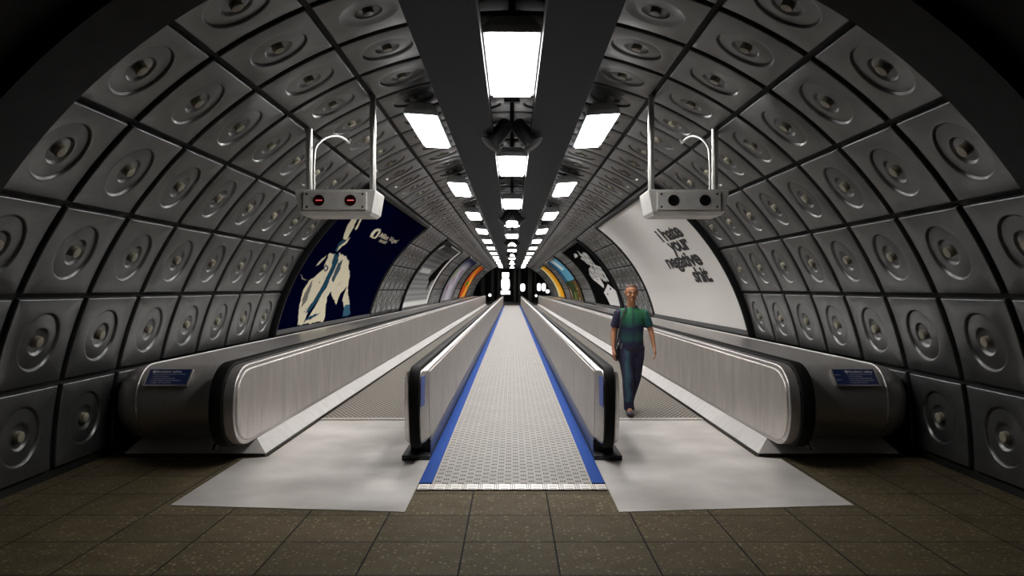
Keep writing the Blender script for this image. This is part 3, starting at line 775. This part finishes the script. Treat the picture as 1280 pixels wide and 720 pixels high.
def paint_yellow(Y, T):
    u = np.clip((Y - 53.7) / 8.3, 0, 1)[..., None]
    st = [(0.0, (0.50, 0.16, 0.01)), (0.3, (0.90, 0.42, 0.02)), (0.62, (0.95, 0.62, 0.10)), (0.85, (0.95, 0.86, 0.50)), (1.0, (0.8, 0.8, 0.6))]
    C = np.zeros(Y.shape + (3,))
    for k in range(3): C[..., k] = np.interp(u[..., 0], [p for p, _ in st], [c[k] for _, c in st])
    return C

def poster(s, n0, paint, label, mat='poster', res=(120, 90), frame_mat='frame', lettering=None):
    y0, y1 = Y_JOINT + n0 * PITCH + 0.05, Y_JOINT + (n0 + 9) * PITCH - 0.05
    t0, t1 = math.radians(11.25 + 0.35), math.radians(56.25 - 0.35)
    th = lambda t_: t_ if s > 0 else PI - t_
    tm = (t0 + t1) / 2
    e = empty('poster', (s * (R - 0.06) * math.cos(tm), y0, ZC + (R - 0.06) * math.sin(tm)))
    # board behind, frame around
    n = 24
    def arc(r, a0, a1): return [a0 + (a1 - a0) * i / n for i in range(n + 1)]
    g = G(); loops = [[polar(R - 0.034, th(a), y) for a in arc(0, t0, t1)] + [polar(R + 0.045, th(a), y) for a in arc(0, t1, t0)] for y in (y0, y1)]
    put(g.loft(loops), 'backing_board', M['frame'], e, smooth=30)
    fw = 0.115; ft = fw / R; g = G()
    sec = [(R - 0.034, 0.0), (R - 0.075, 0.012), (R - 0.080, fw * 0.4), (R - 0.045, fw)]
    def per(d, r):                                             # perimeter loop inset d at radius r
        a0, a1, b0, b1 = t0 + d / R, t1 - d / R, y0 + d, y1 - d
        return [polar(r, th(a), b0) for a in arc(0, a0, a1)] + [polar(r, th(a), b1) for a in arc(0, a1, a0)]
    g.loft([per(d, r) for r, d in sec] + [per(fw, R - 0.0345)], cap=False)
    put(g, 'frame', M[frame_mat], e, smooth=30)
    # print
    ny, nt = res; ys = np.linspace(y0 + fw - 0.01, y1 - fw + 0.01, ny + 1); ts = np.linspace(t0 + ft - 0.002, t1 - ft + 0.002, nt + 1)
    YY, TT = np.meshgrid(ys, ts, indexing='ij'); r = R - 0.037
    X = s * r * np.cos(TT); Z = ZC + r * np.sin(TT); off = np.array(e.location)
    V = np.stack([X - off[0], YY - off[1], Z - off[2]], -1).reshape(-1, 3)
    # supersampled ink
    ink = 0
    for dy in (-0.33, 0, 0.33):
        for dt in (-0.33, 0, 0.33):
            ink = ink + paint(YY + dy * (ys[1] - ys[0]), np.degrees(TT + dt * (ts[1] - ts[0])))
    ink = (ink / 9).reshape(-1, 3)
    I = np.arange((ny + 1) * (nt + 1)).reshape(ny + 1, nt + 1)
    F = np.stack([I[:-1, :-1], I[1:, :-1], I[1:, 1:], I[:-1, 1:]], -1).reshape(-1, 4)
    if s > 0: F = F[:, ::-1]
    me = bpy.data.meshes.new('print'); me.from_pydata(V.tolist(), [], F.tolist()); me.materials.append(M[mat]); me.shade_smooth()
    ca = me.color_attributes.new('ink', 'FLOAT_COLOR', 'POINT'); ca.data.foreach_set('color', np.concatenate([ink, np.ones((len(ink), 1))], 1).astype(np.float32).ravel())
    o = bpy.data.objects.new('print', me); col.objects.link(o); o.parent = e
    if lettering:
        for mt, items in lettering:
            g = G()
            for body, ya, yb, deg, h, bold, tight, ref in items:
                q = -1 if s > 0 else 1                         # reads from far to near on the right wall
                fn = lambda u, v: polar(R - 0.043, th(math.radians(deg) + v / R), ya + q * u)
                vv, ff = fit_text(body, fn, abs(yb - ya), h, bold, tight, ref)
                g.add(vv, ff)
            put(g, 'lettering', M[mt], e)
    return tag(e, label, 'poster', 'advertising posters on the %s wall' % ('left' if s < 0 else 'right'))

poster(-1, 7, paint_coat, 'dark navy poster of a figure in a cream coat on the left wall', res=(420, 230),
       lettering=[('cream', [('Milan Vogel', 16.2, 18.6, 43.2, 0.125, 0.03, 0.95, 'M'), ('music', 16.6, 17.55, 41.6, 0.07, 0.02, 1.0, 'm')])])
poster(1, 7, paint_pale, 'white poster with black words about negativity on the right wall', 'posterpale', (60, 60),
       lettering=[('ink', [('i hate', 15.10, 13.22, 39.7, 0.215, 0.038, 0.90, 'x'), ('your', 14.95, 13.35, 35.75, 0.225, 0.038, 0.90, 'x'),
                           ('negative', 16.15, 13.28, 30.75, 0.222, 0.038, 0.90, 'x'), ('shit.', 14.50, 13.22, 25.8, 0.215, 0.038, 0.90, 'x')])])
poster(-1, 22, paint_stripes, 'grey striped poster with white border and black silhouette on the left wall')
poster(-1, 37, paint_white_flowers, 'whitish poster with small coloured marks and dark blue top, left wall')
poster(-1, 52, paint_red, 'red and orange poster at the far end of the left wall')
poster(1, 22, paint_cards, 'black poster with scattered white angular shapes on the right wall', res=(200, 160))
poster(1, 37, paint_sky, 'poster of blue sky above brown and green land, right wall')
poster(1, 52, paint_yellow, 'yellow and orange poster at the far end of the right wall')

# ------------------------------------------------------------------ the walking person
def oval_loft(g, secs, n=20):
    """secs: (centre, half width, half depth[, side vector]) - ovals square to the limb"""
    loops = []
    cs = [Vector(s_[0]) for s_ in secs]
    for i, s_ in enumerate(secs):
        d = (cs[min(i + 1, len(cs) - 1)] - cs[max(i - 1, 0)]).normalized()
        side = Vector(s_[3]) if len(s_) > 3 else Vector((1, 0, 0))
        side = (side - d * side.dot(d)).normalized(); fw = d.cross(side)
        loops.append([cs[i] + side * math.cos(2 * PI * k / n) * s_[1] + fw * math.sin(2 * PI * k / n) * s_[2] for k in range(n)])
    return g.loft(loops)
def remeshed(g, name, mat, parent, voxel, smooth_it=4):
    o = g.build(name, mat, parent)
    r = o.modifiers.new('Surface', 'REMESH'); r.mode = 'VOXEL'; r.voxel_size = voxel; r.use_smooth_shade = True
    s_ = o.modifiers.new('Soften', 'SMOOTH'); s_.iterations = smooth_it; s_.factor = 0.5
    return o
def mat_shirt():
    t = NT('green_navy_shirt_cloth'); v = t.coord('Object'); sx = t.n('SeparateXYZ'); t.l(v, sx.inputs[0])
    x, y, z = sx.outputs
    n = t.noise(v, 9, 3); zz = t.math('ADD', z, t.math('MULTIPLY', t.math('SUBTRACT', n, 0.5), 0.10))
    c = t.ramp(t.math('DIVIDE', zz, 1.6), [(0.0, (0.012, 0.010, 0.035)), (0.585, (0.012, 0.013, 0.045)), (0.63, (0.018, 0.085, 0.075)), (0.675, (0.015, 0.045, 0.060)), (0.715, (0.013, 0.014, 0.055)), (0.765, (0.020, 0.120, 0.075)), (0.86, (0.030, 0.165, 0.070)), (0.93, (0.02, 0.10, 0.06))])
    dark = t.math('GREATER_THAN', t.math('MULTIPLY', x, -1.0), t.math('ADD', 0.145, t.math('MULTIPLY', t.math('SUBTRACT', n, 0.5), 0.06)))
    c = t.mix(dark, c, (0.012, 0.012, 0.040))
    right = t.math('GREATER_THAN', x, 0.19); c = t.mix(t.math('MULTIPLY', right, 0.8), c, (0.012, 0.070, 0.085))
    plac = t.math('LESS_THAN', t.math('ABSOLUTE', t.math('SUBTRACT', x, 0.01)), 0.016); c = t.mix(t.math('MULTIPLY', plac, 0.5), c, (0.012, 0.014, 0.05))
    t.set(c, 0.85); t.bump(n, 0.3, 0.02); return t.m
def mat_jeans():
    t = NT('dark_navy_denim'); v = t.coord('Object'); sx = t.n('SeparateXYZ'); t.l(v, sx.inputs[0]); x, y, z = sx.outputs
    n = t.noise(v, 7, 4); base = t.ramp(n, [(0.3, (0.010, 0.009, 0.026)), (0.7, (0.022, 0.020, 0.055))])
    d = t.math('ABSOLUTE', t.math('ADD', x, t.math('SUBTRACT', 0.075, t.math('MULTIPLY', t.math('SUBTRACT', n, 0.5), 0.10))))
    f = t.math('MULTIPLY', t.math('SUBTRACT', 1.0, t.math('MINIMUM', t.math('DIVIDE', d, 0.05), 1.0)), t.math('LESS_THAN', t.math('ABSOLUTE', t.math('SUBTRACT', z, 0.52)), 0.34))
    t.set(t.mix(t.math('MULTIPLY', f, 0.7), base, (0.035, 0.115, 0.15)), 0.9)
    t.bump(t.noise(v, 14, 3), 0.4, 0.02); return t.m
shirt_m, jeans_m = mat_shirt(), mat_jeans()

person = empty('person', (1.60, 9.88, 0.019))
tag(person, 'person walking in green and navy short-sleeved shirt and dark jeans beside the right inner balustrade', 'person')
ARM_L = [(-0.172, 0.0, 1.345), (-0.235, 0.02, 1.10), (-0.245, -0.05, 0.865)]      # image-left arm: shoulder, elbow, wrist
ARM_R = [(0.172, 0.0, 1.345), (0.265, 0.01, 1.11), (0.290, -0.10, 0.890)]
LEG_L = [(-0.085, 0.0, 0.88), (-0.065, -0.13, 0.48), (-0.050, -0.12, 0.095)]      # leading leg
LEG_R = [(0.085, 0.0, 0.88), (0.060, 0.02, 0.47), (0.030, 0.30, 0.165)]          # trailing leg, heel raised
def lerp(a, b, t_): return tuple(a[i] + (b[i] - a[i]) * t_ for i in range(3))
body = G()
# trunk and neck
oval_loft(body, [((0, 0, 0.84), 0.13, 0.095), ((0, 0, 0.93), 0.155, 0.105), ((0, 0, 1.05), 0.135, 0.095), ((0, 0, 1.20), 0.155, 0.105), ((0, 0.005, 1.30), 0.155, 0.095), ((0, 0.01, 1.36), 0.120, 0.075), ((0, 0.008, 1.405), 0.068, 0.058), ((0, 0.0, 1.475), 0.055, 0.058), ((0, -0.012, 1.53), 0.054, 0.060)])
for s_ in (-1, 1): oval_loft(body, [((s_ * 0.04, 0.01, 1.385), 0.045, 0.045, (0, 1, 0)), ((s_ * 0.12, 0.005, 1.355), 0.045, 0.045, (0, 1, 0)), ((s_ * 0.16, 0.0, 1.34), 0.040, 0.040, (0, 1, 0))])
# head, bowed slightly towards the camera
H0 = Vector((0, -0.022, 1.615)); rot = Matrix.Rotation(math.radians(9), 3, 'X')
def hp(x, y, z): return H0 + rot @ Vector((x, y, z))
head = [(-0.112, -0.030, 0.030, 0.034), (-0.100, -0.030, 0.042, 0.052), (-0.080, -0.022, 0.055, 0.068), (-0.050, -0.010, 0.065, 0.082), (-0.015, 0.0, 0.072, 0.092), (0.025, 0.004, 0.077, 0.097), (0.060, 0.006, 0.074, 0.093), (0.088, 0.008, 0.060, 0.076), (0.106, 0.010, 0.038, 0.050), (0.114, 0.010, 0.012, 0.018)]
body.loft([[hp(rx * math.cos(2 * PI * k / 24), yc + ry * math.sin(2 * PI * k / 24), z) for k in range(24)] for z, yc, rx, ry in head])
nose = [(0.018, -0.092, 0.008), (0.0, -0.104, 0.010), (-0.018, -0.114, 0.0145), (-0.028, -0.104, 0.012)]
body.tube([hp(0, y, z) for z, y, r in nose], [r for z, y, r in nose], 10)
body.tube([hp(-0.045, -0.082, 0.022), hp(0, -0.094, 0.026), hp(0.045, -0.082, 0.022)], 0.010, 8)      # brow
body.ball(tuple(hp(0, -0.086, -0.092)), (0.022, 0.016, 0.016), 12, 8)                                # chin
for s_ in (-1, 1):
    body.tube([hp(s_ * 0.074, 0.012, 0.022), hp(s_ * 0.086, 0.016, 0.004), hp(s_ * 0.076, 0.008, -0.026)], [(0.009, 0.014), (0.010, 0.016), (0.007, 0.010)], 10)
    body.ball(tuple(hp(s_ * 0.046, -0.068, -0.022)), (0.022, 0.020, 0.018), 12, 8)                   # cheek
def arm(g, A, k=1.0, upto=1.0):
    s_, e_, w_ = A
    oval_loft(g, [(lerp(s_, e_, -0.05), 0.045 * k, 0.045 * k, (0, 1, 0)), (lerp(s_, e_, 0.15), 0.052 * k, 0.050 * k, (0, 1, 0)), (lerp(s_, e_, 0.55), 0.046 * k, 0.043 * k, (0, 1, 0)), (e_, 0.039 * k, 0.037 * k, (0, 1, 0)),
                  (lerp(e_, w_, 0.3), 0.040 * k, 0.035 * k, (0, 1, 0)), (lerp(e_, w_, 0.7), 0.031 * k, 0.027 * k, (0, 1, 0)), (w_, 0.028, 0.021, (0, 1, 0)), (lerp(e_, w_, 1.10), 0.030, 0.019, (0, 1, 0))])
def hand(g, A, sgn):
    e_, w_ = Vector(A[1]), Vector(A[2]); d = (w_ - e_).normalized(); fwd = Vector((0, -1, 0)); fwd = (fwd - d * fwd.dot(d)).normalized()
    inn = Vector((-sgn, 0, 0)); inn = (inn - d * inn.dot(d) - fwd * inn.dot(fwd)).normalized()
    oval_loft(g, [(w_ - d * 0.01, 0.027, 0.019, fwd), (w_ + d * 0.025, 0.036, 0.016, fwd), (w_ + d * 0.06, 0.042, 0.015, fwd), (w_ + d * 0.090, 0.041, 0.012, fwd), (w_ + d * 0.098, 0.036, 0.009, fwd)])
    for off, L in ((0.030, 0.072), (0.0105, 0.080), (-0.0105, 0.075), (-0.031, 0.058)):
        p = w_ + d * 0.082 + fwd * off; pts = [p, p + d * 0.018]; a = 0.15
        for q in (0.42, 0.32, 0.26):
            a += 0.26; pts.append(pts[-1] + (d * math.cos(a) + inn * math.sin(a)) * L * q + fwd * off * 0.05)
        g.tube(pts, [0.0100, 0.0098, 0.0092, 0.0086, 0.0068], 8)
    p = w_ + d * 0.028 + fwd * 0.028
    g.tube([p, p + d * 0.022 + fwd * 0.018 + inn * 0.008, p + d * 0.050 + fwd * 0.026 + inn * 0.016, p + d * 0.074 + fwd * 0.024 + inn * 0.022], [0.0135, 0.0125, 0.0105, 0.008], 8)
for A, s_ in ((ARM_L, -1), (ARM_R, 1)): arm(body, A); hand(body, A, s_)
def leg(g, A, r):
    h_, k_, a_ = A
    oval_loft(g, [(lerp(h_, k_, -0.05), r[0], r[0]), (lerp(h_, k_, 0.3), r[1], r[1]), (lerp(h_, k_, 0.7), r[2], r[2]), (k_, r[3], r[3]), (lerp(k_, a_, 0.3), r[4], r[4]), (lerp(k_, a_, 0.7), r[5], r[5]), (a_, r[6], r[6])])
for A in (LEG_L, LEG_R): leg(body, A, (0.075, 0.075, 0.060, 0.050, 0.050, 0.038, 0.033))
for A, pitch in ((LEG_L, 0), (LEG_R, 1)):
    a = Vector(A[2]); toe = a + (Vector((0, -0.17, -0.055)) if not pitch else Vector((0, -0.13, -0.125)))
    oval_loft(body, [(a + Vector((0, 0.02, -0.02)), 0.030, 0.034), (lerp(a, toe, 0.5), 0.036, 0.028), (toe, 0.030, 0.014)])
remeshed(body, 'body', M['skin'], person, 0.006, 2)
# hair: a cropped shell over the skull
g = G(); hl = [(0.045, 0.032, 0.0775, 0.072), (0.062, 0.022, 0.0775, 0.088), (0.088, 0.014, 0.066, 0.084), (0.108, 0.012, 0.044, 0.058), (0.119, 0.012, 0.014, 0.020)]
g.loft([[hp(rx * math.cos(2 * PI * k / 24), yc + ry * math.sin(2 * PI * k / 24), z) for k in range(24)] for z, yc, rx, ry in hl])
g.loft([[hp(rx * math.cos(2 * PI * k / 24), yc + ry * math.sin(2 * PI * k / 24), z) for k in range(24)] for z, yc, rx, ry in [(-0.055, 0.050, 0.050, 0.045), (-0.02, 0.045, 0.070, 0.060), (0.02, 0.040, 0.0785, 0.068), (0.06, 0.034, 0.078, 0.074)]])
remeshed(g, 'hair', M['hair'], person, 0.006, 3)
for s_ in (-1, 1):
    G().ball(tuple(hp(s_ * 0.031, -0.084, 0.004)), (0.011, 0.006, 0.0055), 12, 8).build('eye', M['eye'], person, smooth=60)
    G().ball(tuple(hp(s_ * 0.031, -0.0892, 0.004)), (0.005, 0.002, 0.005), 10, 6).build('iris', M['iris'], person, smooth=60)
    G().tube([hp(s_ * 0.014, -0.096, 0.028), hp(s_ * 0.034, -0.094, 0.034), hp(s_ * 0.052, -0.083, 0.028)], [0.003, 0.0045, 0.002], 8).build('eyebrow', M['hair'], person, smooth=60)
G().tube([hp(-0.024, -0.088, -0.054), hp(-0.008, -0.096, -0.050), hp(0.008, -0.096, -0.050), hp(0.024, -0.088, -0.054)], [0.002, 0.005, 0.005, 0.002], 8).tube([hp(-0.020, -0.089, -0.056), hp(0, -0.096, -0.060), hp(0.020, -0.089, -0.056)], [0.002, 0.006, 0.002], 8).build('lips', M['lip'], person, smooth=60)
# shirt
g = G()
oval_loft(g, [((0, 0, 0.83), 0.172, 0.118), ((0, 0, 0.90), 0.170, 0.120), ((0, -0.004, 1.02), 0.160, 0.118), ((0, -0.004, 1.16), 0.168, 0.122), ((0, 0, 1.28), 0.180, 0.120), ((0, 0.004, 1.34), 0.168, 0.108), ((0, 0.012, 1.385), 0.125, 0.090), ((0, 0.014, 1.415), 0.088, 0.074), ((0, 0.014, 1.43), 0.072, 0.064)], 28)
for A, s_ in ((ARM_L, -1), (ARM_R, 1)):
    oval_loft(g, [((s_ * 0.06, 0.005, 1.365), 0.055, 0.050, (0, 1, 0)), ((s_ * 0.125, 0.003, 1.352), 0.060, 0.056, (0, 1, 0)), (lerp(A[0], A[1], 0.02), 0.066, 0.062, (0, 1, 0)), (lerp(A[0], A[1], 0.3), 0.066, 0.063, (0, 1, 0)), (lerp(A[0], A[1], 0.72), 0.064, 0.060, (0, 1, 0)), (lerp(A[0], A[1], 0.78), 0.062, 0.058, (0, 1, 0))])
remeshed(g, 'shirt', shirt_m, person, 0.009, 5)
# collar: folded band, open in a V at the throat
g = G(); rows = []
for (k_, dz, dr) in ((0, 0.012, -0.004), (1, 0.0, 0.010), (2, -0.030, 0.022)):
    row = []
    for q in range(25):
        a = -PI / 2 + 0.20 + (2 * PI - 0.40) * q / 24; f = max(0, -math.sin(a)) ** 2
        row.append(((0.072 + dr) * math.cos(a) * (1 - 0.25 * f), 0.004 + (0.066 + dr + 0.026 * f) * math.sin(a), 1.435 + dz - 0.085 * f))
    rows.append(row)
g.loft(rows, cap=False, closed=False)
o = g.build('collar', plain('navy_collar_cloth', (0.012, 0.014, 0.05), 0.85), person, smooth=50)
m_ = o.modifiers.new('Thickness', 'SOLIDIFY'); m_.thickness = 0.008; m_.offset = 0
# bare skin of the open neck is the body; trousers
g = G()
oval_loft(g, [((0, 0, 0.95), 0.158, 0.108), ((0, 0, 0.88), 0.174, 0.122), ((0, 0, 0.80), 0.172, 0.120), ((0, 0, 0.76), 0.140, 0.100)], 28)
leg(g, LEG_L, (0.098, 0.100, 0.084, 0.076, 0.074, 0.068, 0.068)); leg(g, LEG_R, (0.098, 0.100, 0.084, 0.074, 0.072, 0.066, 0.064))
for A in (LEG_L, LEG_R): oval_loft(g, [(lerp(A[1], A[2], 0.9), 0.066, 0.066), (lerp(A[1], A[2], 1.08), 0.066, 0.068)])
remeshed(g, 'jeans', jeans_m, person, 0.009, 5)
for A, up in ((LEG_L, 0), (LEG_R, 1)):
    a = Vector(A[2]); g = G()
    heel, ball_, toe = ((a + Vector((0, 0.045, -0.05)), a + Vector((0, -0.12, -0.062)), a + Vector((0, -0.19, -0.066))) if not up else
                        (a + Vector((0, 0.075, -0.055)), a + Vector((0, -0.085, -0.125)), a + Vector((0, -0.155, -0.133))))
    oval_loft(g, [(heel, 0.026, 0.026), (lerp(heel, ball_, 0.12), 0.034, 0.032), (lerp(heel, ball_, 0.5), 0.038, 0.036), (ball_ + Vector((0, 0, 0.006)), 0.052, 0.038), (lerp(ball_, toe, 0.7), 0.048, 0.033), (toe, 0.030, 0.022)])
    oval_loft(g, [(a + Vector((0, 0.015, 0.0)), 0.040, 0.045), (a + Vector((0, 0.01, -0.05)), 0.040, 0.055)])
    remeshed(g, 'shoe', M['shoe'], person, 0.006, 3)
# belt and the bag hanging from the shoulder
G().loft([[(0.172 * k_ * math.cos(2 * PI * k / 32), 0.121 * k_ * math.sin(2 * PI * k / 32), z) for k in range(32)] for z, k_ in ((0.845, 1.0), (0.845, 1.035), (0.878, 1.035), (0.878, 1.0))], cap=False, ring=True).build('belt', M['bag'], person, smooth=40)
bag = empty('shoulder_bag', (1.60 - 0.205, 9.90, 0.79)); bo = Vector((0.205, -0.02, -0.778))
tag(bag, 'slim black bag hanging from the shoulder of the walking person', 'bag')
g = G().box(-0.020, 0.020, -0.13, 0.13, -0.055, 0.17, 0.012); g.build('bag_body', M['bag'], bag)
g = G(); fr = [(-0.075, -0.075, 1.43), (-0.115, -0.104, 1.38), (-0.150, -0.118, 1.25), (-0.178, -0.112, 1.10), (-0.192, -0.095, 0.99), (-0.200, -0.075, 0.94)]
bk = [(-0.075, -0.075, 1.43), (-0.10, -0.01, 1.468), (-0.115, 0.07, 1.43), (-0.15, 0.112, 1.28), (-0.18, 0.115, 1.10), (-0.200, 0.085, 0.94)]
for path in (fr, bk): g.tube([Vector(p) + bo for p in path], [(0.004, 0.016)] * len(path), 8)
g.build('shoulder_strap', M['bag'], bag, smooth=50)
for x_ in (-0.205, -0.150):
    g = G(); c0 = Vector((x_, -0.128, 0.925)); g.box(-0.006, 0.006, -0.003, 0.003, -0.045, 0.035, 0.002); g.v = [tuple(Vector((p[0] + (p[2]) * 0.25, p[1], p[2])) + c0 + bo) for p in g.v]
    g.build('buckle', M['buckle'], bag)


# ------------------------------------------------------------------ light, camera
w = bpy.data.worlds.new('World'); scene.world = w; w.use_nodes = True
w.node_tree.nodes['Background'].inputs[0].default_value = (0.02, 0.022, 0.025, 1); w.node_tree.nodes['Background'].inputs[1].default_value = 0.2
cam = bpy.data.cameras.new('Camera'); cam.lens = 920 / 1280 * 36; cam.sensor_width = 36; cam.clip_end = 300; cam.clip_start = 0.05
co = bpy.data.objects.new('Camera', cam); col.objects.link(co); co.location = (0, 0, EYE); co.rotation_euler = (PI / 2, 0, 0)
cam.dof.use_dof = True; cam.dof.focus_distance = 7.5; cam.dof.aperture_fstop = 3.6
scene.camera = co
vs = scene.view_settings; vs.view_transform = 'Standard'; vs.look = 'None'; vs.exposure = 0.0; vs.gamma = 1.0; vs.use_curve_mapping = False
scene.cycles.max_bounces = 8; scene.cycles.use_denoising = True; scene.cycles.sample_clamp_indirect = 6
